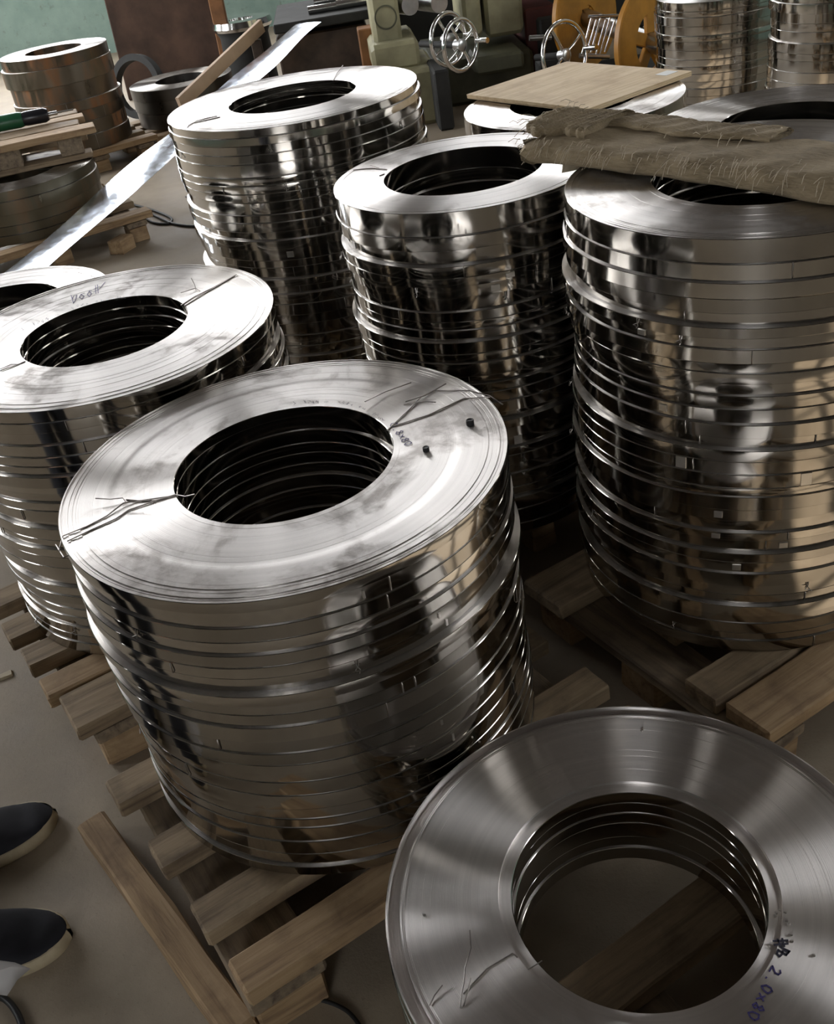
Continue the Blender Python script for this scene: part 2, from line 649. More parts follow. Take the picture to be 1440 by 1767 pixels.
pallet('slatted wooden pallet with gaps between boards, under the stack with black plugs', .062, .785,
       [(-1.302, -1.234, -.012), (-1.145, -1.080, .0), (-.997, -.934, .010), (-.885, -.822, .018)], [(.078, .19), (.40, .49), (.66, .75)])
pallet('worn wooden pallet under the stack with blue scribble', .025, .74,
       [(-1.985, -1.915), (-1.86, -1.79, -.01), (-1.745, -1.675, .0), (-1.635, -1.570, .005), (-1.558, -1.449, .022)], [(.07, .16), (.36, .45), (.62, .71)])
pallet('wooden pallet with a bright sawn front edge under the burlap topped stack', .862, 1.57,
       [(-1.245, -1.137, 0), (-1.02, -.95, .10), (-.862, -.795, .03), (-.787, -.700, .04)], [(.885, .985), (1.17, 1.26), (1.46, 1.55)])
pallet('dark wooden pallet seen through the hole of the low corner stack', .25, .86,
       [(-.593, -.519), (-.46, -.38), (-.315, -.25)], [(.22, .31), (.42, .51), (.74, .83)])
pallet('shadowed wooden pallet under the slim middle stack', .83, 1.28, [(-1.77, -1.70), (-1.62, -1.56), (-1.49, -1.42)], [(.85, .92), (1.02, 1.09), (1.19, 1.26)])


def pallet_at(label, x, y, hw, hd, n=4, **kw):
    u, v = uv(x, y)
    bs = []
    for i in range(n):
        c_ = v - hd + .04 + (2 * hd - .08) * i / (n - 1)
        bs.append((c_ - .04, c_ + .04))
    return pallet(label, u - hw, u + hw, bs, [(u - hw + .03, u - hw + .12), (u - .045, u + .045), (u + hw - .12, u + hw - .03)], **kw)


# ------------------------------------------------------------------ coils
ORD = ['top', 'second', 'third', 'fourth', 'fifth', 'sixth', 'seventh', 'eighth', 'ninth', 'tenth', 'eleventh', 'twelfth', 'thirteenth', 'fourteenth',
       'fifteenth', 'sixteenth', 'seventeenth', 'eighteenth', 'nineteenth', 'twentieth', 'twenty-first', 'twenty-second', 'twenty-third', 'twenty-fourth',
       'twenty-fifth', 'twenty-sixth', 'twenty-seventh', 'twenty-eighth', 'twenty-ninth', 'thirtieth', 'thirty-first', 'thirty-second', 'thirty-third',
       'thirty-fourth', 'thirty-fifth', 'thirty-sixth']

tie_me = MB().tube([(-.0004, 0, .5), (.0016, 0, .42), (.0016, .0, -.42), (-.0004, 0, -.5)], .0009, 5).mesh('wire_tie', 'wire', 60)
knot_mb = MB()
knot_mb.tube([(.0012, 0, .5), (.002, .001, .1), (.005, .004, -.1), (.006, .002, -.35)], .0009, 5)
knot_mb.tube([(.0012, .004, .5), (.002, .003, .1), (.006, -.003, -.05), (.007, .007, -.2)], .0009, 5)
knot_me = knot_mb.mesh('wire_twist', 'wire', 60)
clip_me = MB().box(-.0002, .0016, -.008, .008, -.45, .45, .0004).mesh('strip_clip', 'clip')


def coil_mesh(Ro, Ri, h, seg, mats, rnd, cone=None, step=None, detail=False):
    """one slit coil: closed annular section, finely stepped top edge"""
    b = min(.0007, h * .08)
    cone = rnd.uniform(-.032, .032) if cone is None else cone
    bul = rnd.uniform(-.00025, .0005)
    prof = []
    mi = []
    # outer face bottom to top
    r0, r1 = Ro - cone * h / 2 * 0, Ro - abs(cone) * h if cone > 0 else Ro
    rb = Ro if cone > 0 else Ro - abs(cone) * h
    prof += [(rb - b, 0), (rb, b), ((rb + r1) / 2 + bul, h / 2), (r1, h - b), (r1 - b, h)]
    mi += [1, 1, 1, 1, 0]
    if detail:
        # rings across the top, outermost wraps stand a little proud or sunk
        n = 26
        zc = h
        rr = r1 - b
        rads = [rr]
        while rads[-1] - .0015 > Ri + .004:
            f = (rr - rads[-1]) / (rr - Ri)
            stp = rnd.uniform(.0016, .004) if f < .16 else rnd.uniform(.006, .016)
            rads.append(rads[-1] - stp)
        rads = [q for q in rads if q > Ri + .004]
        for i, q in enumerate(rads[1:]):
            f = (rr - q) / (rr - Ri)
            dz = rnd.uniform(-.0010, .0002) if f < .16 else rnd.uniform(-.00025, .00012)
            if step:
                for (fa, fb, zz) in step:
                    if fa <= f < fb:
                        dz += zz
            prof += [(q + .00003, zc), (q, h + dz)]
            mi += [0, 0]
            zc = h + dz
        prof += [(Ri + b, zc)]
        mi += [1]
        ztop = zc
    else:
        prof += [(Ri + b, h)]
        mi += [1]
        ztop = h
    prof += [(Ri, ztop - b), (Ri + rnd.uniform(-.0005, .0005), h / 2), (Ri, b), (Ri + b, 0)]
    mi += [1, 1, 1, 0]
    return MB().lathe(prof, seg, True, mi).mesh('steel_coil', mats, 28)


COILS = {}


def stack(key, x, y, z0, z1, Ro, Ri, n, where, group, mats=('top', 'side'), seg=96, ties=2, clips=.08, drift=.003, top_kw=None, look='polished steel strip coil',
          hvar=.28, top_h=None, dR=.006, toplabel=None, seed=0):
    rnd = random.Random(hash(key) % 1000 if False else sum(ord(q) for q in key) * 13 + seed)
    hs = [1 + rnd.uniform(-hvar, hvar) for _ in range(n)]
    if top_h:
        hs[0] *= top_h
    s_ = (z1 - z0) / sum(hs)
    hs = [q * s_ for q in hs]
    z = z1
    lst = []
    dx = dy = 0
    for i in range(n):
        h = hs[i] - .0013
        zb = z - hs[i] + (.0013 if i < n - 1 else .0003)
        z -= hs[i]
        if i:
            dx = .75 * dx + rnd.uniform(-drift, drift)
            dy = .75 * dy + rnd.uniform(-drift, drift)
            R = Ro + rnd.uniform(-dR, dR) + (.004 if rnd.random() < .12 and dR > .002 else 0)
        else:
            R = Ro
        me = coil_mesh(R, Ri + (rnd.uniform(-.002, .002) if i else 0), h, seg, mats, rnd, detail=(i == 0), **((top_kw or {}) if i == 0 else {}))
        o = link('steel_coil', me, None, (x + dx, y + dy, zb), (0, 0, rnd.uniform(0, 6.28)))
        if i == 0:
            o.rotation_euler = (0, 0, 0)
        pos = 'top coil of' if i == 0 else ('bottom coil of' if i == n - 1 else ORD[i] + ' coil down in')
        lb = toplabel if (i == 0 and toplabel) else '%s, %s %s' % (look, pos, where)
        tag(o, lb, 'steel coil', group)
        lst.append((o, R, h))
        if i:
            for _ in range(ties):
                a = rnd.uniform(0, 2 * pi)
                me2 = tie_me if rnd.random() < .75 else knot_me
                k = link('wire_tie', me2, o, ((R - .0002) * cos(a), (R - .0002) * sin(a), h / 2), (0, 0, a))
                k.scale = (1, 1, h * .98)
            if rnd.random() < clips:
                a = rnd.uniform(0, 2 * pi)
                k = link('strip_clip', clip_me, o, ((R - .0006) * cos(a), (R - .0006) * sin(a), h / 2), (0, 0, a))
                k.scale = (1, 1, h)
    COILS[key] = lst
    return lst


PT = .1203
stack('A', -.171, 1.233, PT, .613, .312, .154, 23, 'the stack with black plugs on top', 'coils in the stack with black plugs', seg=160, ties=2, clips=.05, drift=.002, dR=.003,
      toplabel='shiny steel coil with two black plugs and twisted tie wires on its top')
stack('B', .180, .725, PT, .256, .2966, .146, 6, 'the low corner stack marked 2.0x80', 'coils in the low corner stack', ('top_clean', 'side'), seg=192, ties=3, drift=.0015, dR=.0012,
      top_kw=dict(step=[(0, .10, -.012), (.88, 1.1, -.004)]), toplabel='steel coil with purple 2.0x80 handwriting and a loose wire on its top')
stack('C', .583, 1.495, PT, .82, .284, .152, 34, 'the tall stack under the burlap', 'coils in the burlap topped stack', seg=144, clips=.12, top_h=1.9,
      toplabel='steel coil directly under the burlap sack, topmost of its tall stack')
stack('D', .187, 1.9, PT, .782, .243, .147, 31, 'the slim stack behind the black plugs', 'coils in the slim middle stack', seg=112, drift=.004, top_h=1.6,
      toplabel='plain dull steel coil on top of the slim stack beside the burlap')
stack('E', -.13, 2.57, PT, .832, .299, .152, 32, 'the tall stack beside the bright strip', 'coils in the tall stack by the bright strip', seg=112,
      toplabel='steel coil on top of the tall stack beside the bright loose strip')
stack('F', -.509, 1.784, PT, .636, .313, .153, 26, 'the stack with blue scribble on top', 'coils in the blue scribbled stack', seg=128,
      toplabel='smudged steel coil with a blue pen scribble on its top')
stack('G', -.887, 2.30, PT, .533, .267, .153, 9, 'the stack half hidden behind the blue scribble', 'coils in the half hidden stack', seg=96, ties=1,
      toplabel='steel coil half hidden behind the coil with the blue scribble')
stack('K', .538, 2.568, PT, .72, .267, .152, 14, 'the stack capped with plywood', 'coils in the plywood capped stack', seg=96, ties=1,
      toplabel='bright steel coil lying under the plywood sheet')
stack('L', .889, 2.073, PT, .72, .294, .152, 14, 'the stack behind the burlap', 'coils in the stack behind the burlap', seg=112, ties=1,
      toplabel='streaky steel coil just behind the burlap sack, open hole half covered')
stack('M', 1.63, 4.7, PT, .575, .262, .152, 15, 'the stack in front of the yellow reels', 'coils in the stack by the yellow reels', seg=80, ties=1, clips=.2,
      toplabel='steel coil on top of the stack in front of the yellow reels')
stack('N', 1.89, 4.08, PT, .80, .255, .152, 20, 'the far corner stack with a bright streak', 'coils in the far corner stack', seg=80, ties=1, clips=.2)
stack('H', -1.535, 6.132, PT, .608, .288, .152, 7, 'the rust patched stack by the teal wall', 'rust patched coils by the teal wall', ('top', 'side_rust'), seg=80, ties=1, clips=0,
      look='wide rusty steel coil', drift=.006, dR=.008, toplabel='pale topped rusty coil on the stack by the teal wall')
stack('I', -.97, 6.6, .0703, .29, .307, .151, 3, 'the low dark stack by the rusty plate', 'dark coils by the rusty plate', ('top_dark', 'side_dark'), seg=72, ties=1, clips=0,
      look='dark wide steel coil', drift=.01, toplabel='grey topped dark coil lying low in front of the rusty plate')
stack('J', -1.47, 4.62, PT, .335, .33, .17, 5, 'the grimy stack under the green tool', 'grimy coils under the green tool', ('top_dark', 'side_grime'), seg=96, ties=1, clips=0,
      look='grimy olive steel coil', drift=.003, dR=.006, hvar=.35)

pallet_at('old pallet under the half hidden stack beside the bright strip', -.95, 2.36, .2, .2)
pallet_at('pallet under the tall stack beside the bright strip', -.13, 2.57, .3, .3)
pallet_at('pallet under the plywood capped stack', .538, 2.568, .27, .25)
pallet_at('pallet under the stack behind the burlap sack', .889, 2.073, .29, .155)
pallet_at('pallet under the stack in front of the yellow reels', 1.63, 4.7, .24, .235)
pallet_at('pallet under the far corner stack with the bright streak', 1.89, 4.08, .24, .2)
pallet_at('grey worn pallet under the rusty stack by the teal wall', -1.535, 6.132, .34, .32)
pallet_at('thin pallet under the low dark coils by the rusty plate', -.97, 6.6, .33, .3, h=.07, blocks=True)
pallet_at('broken edged pallet under the grimy coils beside the bright strip', -1.47, 4.62, .42, .38)


# ------------------------------------------------------------------ things on the coil tops
def top_of(key):
    o, R, h = COILS[key][0]
    return o, o.location.z + h


def on_top(key, pts, lift=.0012):
    """pixels (x,y[,extra lift]) to points local to the top coil"""
    o, z = top_of(key)
    out = []
    for q in pts:
        e = q[2] if len(q) > 2 else 0
        p = at(q[0], q[1], z + lift + e)
        out.append(p - o.location)
    return out


def wires(key, lines, r=.0011, name='wire_tie', mat='wire'):
    o, z = top_of(key)
    for ln in lines:
        MB().tube(on_top(key, ln, r), r, 6).obj(name, mat, o, smooth=60)


wires('A', [[(102, 952, -.012), (108, 925, 0), (150, 908), (185, 890), (213, 868, .002), (235, 865), (298, 856), (306, 853, 0)],
            [(116, 934), (160, 913), (200, 895), (222, 880), (262, 866), (304, 853)],
            [(165, 860, .006), (190, 861, .004), (212, 859, .003), (218, 867)],
            [(218, 862), (240, 864), (262, 863)],
            [(220, 882, .001), (245, 875, .003), (265, 869, .006)],
            [(304, 854), (320, 857, .002), (336, 853, .004)],
            [(668, 743), (690, 722), (708, 705), (728, 684, .002), (748, 674), (810, 674), (846, 683)],
            [(630, 693, .006), (665, 676, .003), (710, 660, .004)],
            [(700, 693, .003), (735, 682, .004), (770, 662, .006)],
            [(697, 698), (720, 692, .001), (752, 694, .002)],
            [(680, 735), (740, 716), (800, 688), (846, 685)]], .0009)
wires('A', [[(96, 940, -.02), (110, 962, -.018), (118, 958, -.016)], [(846, 683, .002), (868, 698, -.004), (852, 690, -.0)]], .0011)
wires('B', [[(794, 1740), (797, 1715, .004), (801, 1695, .006), (803, 1670, .010), (813, 1636, .014), (811, 1605, .018)],
            [(800, 1737), (808, 1710, .006), (813, 1688, .006)],
            [(742, 1735), (750, 1718, .002), (764, 1700, .004)],
            [(800, 1715), (840, 1672), (885, 1645), (893, 1652)],
            [(912, 1673), (936, 1658)]], .0008)
wires('F', [[(312, 527), (335, 512), (370, 495), (408, 474)], [(318, 528), (350, 508), (405, 476)], [(312, 505, .004), (338, 497, .002), (345, 502)], [(330, 480, .01), (336, 492, .004), (338, 500)],
            [(0, 640), (20, 633), (44, 623)], [(0, 637), (20, 628), (30, 628)]], .0009)
wires('E', [[(319, 226, -.004), (326, 216), (340, 208), (360, 203), (375, 200)], [(335, 212), (362, 206), (380, 202)], [(575, 139), (582, 126, .002), (592, 113, .004)]], .0011)
wires('D', [[(610, 293), (640, 290), (668, 292)], [(640, 285, .004), (655, 290)], [(655, 303), (664, 300)]], .0009)
wires('G', [[(135, 470, .002), (158, 476), (180, 486)]], .0009)

# handwriting: pen strokes lying on the steel
GLY = {'0': [[(.5, 1), (.1, .8), (.05, .3), (.4, 0), (.85, .25), (.9, .75), (.5, 1)]], '1': [[(.5, 1), (.5, 0)]],
       '2': [[(.1, .8), (.4, 1), (.8, .85), (.7, .5), (.1, .05), (.9, .0)]], '8': [[(.5, .52), (.15, .75), (.5, 1), (.85, .75), (.5, .52), (.1, .25), (.5, 0), (.9, .25), (.5, .52)]],
       '3': [[(.1, .9), (.6, 1), (.7, .7), (.4, .5), (.8, .3), (.5, 0), (.1, .1)]], 'x': [[(.15, .65), (.85, .05)], [(.8, .65), (.15, .05)]], '.': [[(.4, .05), (.55, 0)]],
       'D': [[(.1, 1), (.25, 0), (.7, .2), (.9, .7), (.4, .8), (.2, .5)]], 'o': [[(.4, .6), (.1, .3), (.4, 0), (.8, .3), (.4, .6), (.95, .55)]],
       '#': [[(.3, 1), (.2, 0)], [(.7, 1), (.6, 0)], [(.0, .65), (1, .75)], [(0, .3), (1, .4)], [(1, .5), (1.9, 1.0)]]}


def writing(key, text, org, adv, upd, size=1.0, pen=.0012, mat='ink_blue', jit=.06):
    """text in pixels: org start, adv per glyph along, upd the up vector (both pixel vectors on the top plane)"""
    o, z = top_of(key)
    rnd = random.Random(len(text))
    mb = MB()
    for i, ch in enumerate(text):
        for st in GLY.get(ch, []):
            pts = []
            for (a, b) in st:
                a, b = a * .8 + rnd.uniform(-jit, jit), b + rnd.uniform(-jit, jit)
                px_, py_ = org[0] + adv[0] * (i + a) + upd[0] * b, org[1] + adv[1] * (i + a) + upd[1] * b
                p = at(px_, py_, z + .0004) - o.location
                pts.append(p)
            for k in range(len(pts) - 1):
                d = pts[k + 1] - pts[k]
                if d.length < 1e-6:
                    continue
                nrm = Vector((-d.y, d.x, 0)).normalized() * pen / 2
                e = d.normalized() * pen * .3
                a_, b_ = pts[k] - e, pts[k + 1] + e
                q = Vector((0, 0, .0003))
                mb.add([a_ - nrm, a_ + nrm, b_ + nrm, b_ - nrm, a_ - nrm + q, a_ + nrm + q, b_ + nrm + q, b_ - nrm + q],
                       [(4, 5, 6, 7)[::-1], (0, 4, 7, 3), (1, 2, 6, 5), (0, 1, 5, 4), (3, 7, 6, 2)])
    return mb.obj('handwriting', mat, o)


writing('B', '2.0x80', (1333, 1665), (-7.5, 15.5), (18, 9), pen=.0016)
writing('B', '#8', (1336, 1622), (3, 17), (22, -4), pen=.0022, mat='ink_black')
writing('A', '0.8x80', (672, 733), (5, 6.5), (12, -5), pen=.0011)
writing('F', 'Doo#', (124, 523), (13, -5), (-2, -14), pen=.0013)
for key, path in (('A', [(500, 698), (530, 694), (560, 694), (590, 695), (620, 703), (645, 714), (665, 727)]), ('F', [(30, 575), (62, 558), (95, 546), (130, 530), (165, 522), (200, 516), (218, 513)])):
    # faint machine printed row along the bore: too small to read, tiny dashes
    o, z = top_of(key)
    mb = MB()
    rnd = random.Random(3)
    for k in range(len(path) - 1):
        for j in range(4):
            if rnd.random() < .3:
                continue
            f = (j + rnd.uniform(.1, .5)) / 4
            x_, y_ = path[k][0] + (path[k + 1][0] - path[k][0]) * f, path[k][1] + (path[k + 1][1] - path[k][1]) * f
            for _ in range(3):
                a_ = at(x_ + rnd.uniform(-3, 3), y_ + rnd.uniform(-3, 1), z + .0004) - o.location
                b_ = at(x_ + rnd.uniform(-4, 4), y_ + rnd.uniform(-4, 2), z + .0004) - o.location
                d = b_ - a_
                nrm = Vector((-d.y, d.x, 0)).normalized() * .00035
                mb.add([a_ - nrm, a_ + nrm, b_ + nrm, b_ - nrm], [(0, 1, 2, 3)])
    mb.obj('printed_row', 'ink_black', o)

# two black plugs
o, z = top_of('A')
for (x_, y_, r, h, lb) in ((812, 733, .0055, .008, 'small black cylindrical plug on the coil, beside its rim'), (736, 778, .0045, .006, 'smaller rough black plug on the coil, nearer the hole')):
    p = at(x_, y_, z + .0003)
    q = MB().lathe([(.0001, 0), (r, 0), (r * 1.04, h * .4), (r, h * .95), (r * .8, h), (r * .6, h * .9), (.0001, h * .88)], 20, False).obj('rubber_plug', 'rubber', None, p, smooth=30)
    tag(q, lb, 'plug', 'black plugs on the coil')
# metal crumbs on the corner coil
o, z = top_of('B')
rnd = random.Random(5)
mb = MB()
for (x_, y_) in [(1340, 1575), (1347, 1570), (1356, 1574), (1358, 1588), (1362, 1594), (1366, 1612), (1367, 1624), (1338, 1580), (1405, 1648), (1108, 1260), (828, 1280), (732, 1578)]:
    p = at(x_, y_, z + .0012)
    mb.box(-.0015, .0015, -.0011, .0011, -.0011, .0011, mt=Matrix.Translation(p) @ Matrix.Rotation(rnd.uniform(0, 3), 4, 'Z'))
tag(mb.obj('metal_crumbs', 'clip'), 'tiny bright metal crumbs scattered on the coil marked 2.0x80', 'crumbs', kind='stuff')


# clips seen on stack sides: ray meets the cylinder of the stack
def side_clip(key, x_, y_, w_=.016, tilt=0):
    best = None
    d = ray(x_, y_)
    for (o, R, h) in COILS[key]:
        c0 = o.location
        a = d.x ** 2 + d.y ** 2
        b = -2 * (d.x * c0.x + d.y * c0.y)
        c_ = c0.x ** 2 + c0.y ** 2 - R * R
        D = b * b - 4 * a * c_
        if D < 0:
            continue
        t_ = (-b - math.sqrt(D)) / (2 * a)
        zz = CAMH + d.z * t_
        if c0.z <= zz <= c0.z + h:
            best = (o, R, h, math.atan2(d.y * t_ - c0.y, d.x * t_ - c0.x))
            break
    if best:
        o, R, h, a = best
        a -= o.rotation_euler.z
        k = link('strip_clip', clip_me, o, ((R - .0003) * cos(a), (R - .0003) * sin(a), h / 2), (tilt, 0, a))
        k.scale = (1.3, w_ / .016 * .8, h * .55)


for q in ((1240, 890), (1236, 918), (1352, 943), (1272, 971), (1108, 572), (1145, 708)):
    side_clip('C', *q)
for q in ((500, 432),):
    side_clip('E', *q, w_=.02)
for q in ((880, 466), (855, 492), (612, 424)):
    side_clip('D', *q, w_=.02)
for q in ((627, 1022), (757, 1055), (772, 1083), (762, 1243), (783, 1277)):
    side_clip('A', *q, w_=.004)

# ------------------------------------------------------------------ plywood sheet
pz = .7215
cs = [at(820, 158, pz + .012), at(985, 103, pz + .012), at(1187, 125, pz + .012), at(1000, 192, pz + .012)]
pc = sum(cs, Vector()) / 4
ex = ((cs[1] - cs[0]) + (cs[2] - cs[3]))
ang = math.atan2(ex.y, ex.x)
L1 = ((cs[1] - cs[0]).length + (cs[2] - cs[3]).length) / 2
L2 = ((cs[3] - cs[0]).length + (cs[2] - cs[1]).length) / 2
ply = thing('plywood_sheet', 'pale plywood sheet lying square on top of a steel coil', 'board', (pc.x, pc.y, pz), ang)
for k in range(3):
    MB().box(-L1 / 2 + RND.uniform(-.003, .003), L1 / 2, -L2 / 2, L2 / 2 + RND.uniform(-.003, .003), .004 * k, .004 * k + .0038, .0008).obj('ply_layer', 'ply', ply)
MB().box(L1 / 2 - .06, L1 / 2 - .015, -L2 / 2 + .03, -L2 / 2 + .034 + .03, .0121, .0126).obj('paper_tag', 'paper', ply)

# ------------------------------------------------------------------ burlap sack rolled on stack C
bz = .8215
A0, B0 = Vector((.335, 1.765, 0)), Vector((.86, 1.07, 0))
bdir = (B0 - A0).normalized()
bn = Vector((bdir.y, -bdir.x, 0)) * -1  # across, towards the far side
bl = (B0 - A0).length
bur = thing('burlap_sack', 'brown folded burlap sack with frayed ends draped across the tall coil stack', 'sack', (A0.x, A0.y, bz), math.atan2(bdir.y, bdir.x))
rnd = random.Random(11)


def nz(a, b, s=0):
    return sin(a * 7.1 + s) * .5 + sin(a * 17.3 + b * 3.1 + s * 2) * .3 + sin(a * 41 + b * 7.7 + s) * .2


def roll(name, y0, w_, hgt, x0, x1, s, zoff=0, mat='burlap'):
    """flattened roll of cloth along local x"""
    NX, NR = 70, 28
    vs, fs = [], []
    for i in range(NX + 1):
        f = i / NX
        x = x0 + (x1 - x0) * f
        for j in range(NR):
            th = 2 * pi * j / NR
            cx, cz = cos(th), sin(th)
            ww = w_ / 2 * (1 + .10 * nz(f * 1.3, 0, s)) * (abs(cx) ** .55) * (1 if cx > 0 else -1)
            hh = hgt / 2 * (1 + .18 * nz(f, j * .3, s + 2)) * (abs(cz) ** .55) * (1 if cz > 0 else -1)
            if cz < 0:
                hh = max(hh, -hgt / 2)
            ed = .018 * rnd.random() if i in (0, NX) else 0
            crease = .006 * sin(f * 60 + j) * .3
            vs.append((x + (ed if i == 0 else -ed) + .01 * sin(j * 1.7) * (i == 0), y0 + ww + .012 * nz(f * .7, 0, s + 5), zoff + hgt / 2 + hh + crease * (cz > 0)))
    for i in range(NX):
        for j in range(NR):
            a, b = i * NR + j, i * NR + (j + 1) % NR
            fs.append((a, a + NR, b + NR, b))
    fs.append(tuple(range(NR)))
    fs.append(tuple(NX * NR + j for j in reversed(range(NR))))
    return MB().add(vs, fs).obj(name, mat, bur, smooth=60)


roll('lower_fold', .004, .165, .042, .0, bl, 1.0)
roll('upper_fold', .062, .065, .010, .03, bl * .45, 3.0, .040)
roll('end_bunch', .02, .12, .022, -.03, .10, 5.0, .036)
mb = MB()
for k in range(420):
    f = rnd.random()
    if k < 120:
        p = Vector((rnd.uniform(-.02, .03), rnd.uniform(-.08, .07), rnd.uniform(.012, .07)))
        d = Vector((-1, rnd.uniform(-.6, .6), rnd.uniform(-.7, .3)))
    elif k < 380:
        p = Vector((f * bl, -.012 - .075 + rnd.uniform(0, .05), .03 + rnd.uniform(0, .02)))
        d = Vector((rnd.uniform(-.4, .4), -1, rnd.uniform(-1.2, .2)))
    else:
        p = Vector((f * bl * .42, rnd.uniform(.0, .075), .052))
        d = Vector((rnd.uniform(-.6, .6), rnd.uniform(-1, 1), rnd.uniform(-.3, .25)))
    d.normalize()
    L = rnd.uniform(.010, .032)
    mb.tube([p, p + d * L * .5 + Vector((0, 0, .002)), p + d * L + Vector((rnd.uniform(-.004, .004), 0, -.003))], .0005, 3, False)
tag(mb.obj('frayed_thread', 'hessian_pale', bur), kind='stuff')
# paler flap hanging off the end towards the slim stack
fp = [(972, 232), (1078, 240), (1056, 286), (968, 296)]
q = [atd(px_, py_, yy) for (px_, py_), yy in zip(fp, (1.735, 1.765, 1.75, 1.70))]
mw = bur.matrix_basis.inverted()
N = 8
vs, fs = [], []
for i in range(N + 1):
    for j in range(N + 1):
        a, b = i / N, j / N
        p = (q[0] * (1 - a) + q[1] * a) * (1 - b) + (q[3] * (1 - a) + q[2] * a) * b
        p = p + Vector((0, -1, 0)) * .010 * sin(a * 4 + b * 2)
        vs.append(mw @ p)
for i in range(N):
    for j in range(N):
        a = i * (N + 1) + j
        fs.append((a, a + N + 1, a + N + 2, a + 1))
fo = MB().add(vs, fs).obj('hanging_flap', 'hessian_pale', bur, smooth=60)
fo['label'] = 'paler hanging flap of the burlap'
sm = fo.modifiers.new('thickness', 'SOLIDIFY')
sm.thickness = .002
wb_ = MB()
o_, z_ = top_of('C')
pts = [at(x_, y_, z_ + l) for x_, y_, l in ((1070, 262, .03), (1090, 268, .02), (1103, 284, .004))]
tag(wb_.tube(pts, .0018, 6).obj('wire_offcut', 'clip', smooth=60), 'short bright wire offcut poking from under the burlap', 'wire')

# ------------------------------------------------------------------ timber and floor litter
tb = MB().box(-.245, .245, -.0235, .0235, 0, .05, .004, jit=.002)
a_, b_ = Vector((-.61, 1.163, 0)), Vector((-.342, .768, 0))
tag(tb.obj('timber', 'wood_raw', None, (a_ + b_) / 2, (0, 0, math.atan2((b_ - a_).y, (b_ - a_).x))), 'rough brown timber lying on the floor along the slatted pallet', 'timber')
for (x0, y0, x1, y1, w_, h_, lb, zz) in ((222, 418, 200, 432, .07, .06, 'split wood scrap sticking out under the bright strip', 0),):
    p0, p1 = at(x0, y0, .02), at(x1, y1, .02)
    L = (p1 - p0).length
    m_ = (p0 + p1) / 2
    tag(MB().box(-L / 2, L / 2, -w_ / 2, w_ / 2, 0, h_, .004, jit=.004).obj('wood_scrap', 'wood_raw', None, (m_.x, m_.y, zz), (0, 0, math.atan2((p1 - p0).y, (p1 - p0).x))), lb, 'wood scrap')


def floor_cable(pix, r, label, name='cable', mat='rubber', z=None):
    pts = [at(q[0], q[1], (q[2] if len(q) > 2 else r)) for q in pix]
    # smooth by Catmull-Rom
    out = []
    for i in range(len(pts) - 1):
        p0, p1, p2, p3 = pts[max(i - 1, 0)], pts[i], pts[i + 1], pts[min(i + 2, len(pts) - 1)]
        for k in range(6):
            t_ = k / 6
            out.append(.5 * (2 * p1 + (p2 - p0) * t_ + (2 * p0 - 5 * p1 + 4 * p2 - p3) * t_ * t_ + (3 * p1 - p0 - 3 * p2 + p3) * t_ ** 3))
    out.append(pts[-1])
    tag(MB().tube(out, r, 8).obj(name, mat, smooth=60), label, 'cable')


floor_cable([(-30, 1722), (5, 1722), (28, 1746), (40, 1778), (45, 1810)], .005, 'thick black cable on the floor by the black shoes')
floor_cable([(370, 1780), (400, 1763), (440, 1742), (475, 1728), (520, 1722), (560, 1727), (600, 1745), (625, 1775)], .003, 'thin black cable curling across the pallet corner')
floor_cable([(225, 352), (262, 362), (295, 376), (290, 386), (265, 384), (250, 374), (262, 370), (300, 386), (345, 390), (380, 380)], .006, 'dark wire rope looping on the floor behind the bright strip')
for (x_, y_, lb) in ((8, 1165, 'pale chip of debris on the floor beside the worn pallet'), (325, 338, 'dark leaf of scrap on the floor beside the tall stack')):
    p = at(x_, y_, .004)
    tag(MB().box(-.016, .016, -.009, .009, 0, .006, .002, jit=.002).obj('debris_chip', 'sole' if x_ < 50 else 'brownmach', None, (p.x, p.y, 0), (0, 0, .4)), lb, 'debris')
# white plastic scrap over the shoe
rnd = random.Random(4)
pp = [(-25, 1655), (25, 1662), (52, 1672), (30, 1690), (12, 1718), (-25, 1712)]
cc = at(0, 1685, .075)
vs = [cc + Vector((0, 0, .012))] + [at(x_, y_, .06 + rnd.uniform(-.012, .012)) for x_, y_ in pp]
vs += [(vs[0] + v) / 2 + Vector((0, 0, rnd.uniform(-.01, .014))) for v in vs[1:]]
n6 = 6
fs = []
for i in range(n6):
    j = (i + 1) % n6
    fs += [(0, 1 + n6 + i, 1 + n6 + j), (1 + n6 + i, 1 + i, 1 + j, 1 + n6 + j)]
fo = MB().add(vs, fs).obj('plastic_scrap', 'film', smooth=80)
sm = fo.modifiers.new('thickness', 'SOLIDIFY')
sm.thickness = .001
tag(fo, 'crumpled white plastic scrap beside the lower black shoe', 'plastic scrap')

# ------------------------------------------------------------------ person at the frame edge (only shoes in view)
per = thing('person', 'person in black canvas shoes with pale soles standing beside the pallets', 'person', (-.92, 1.08, 0))


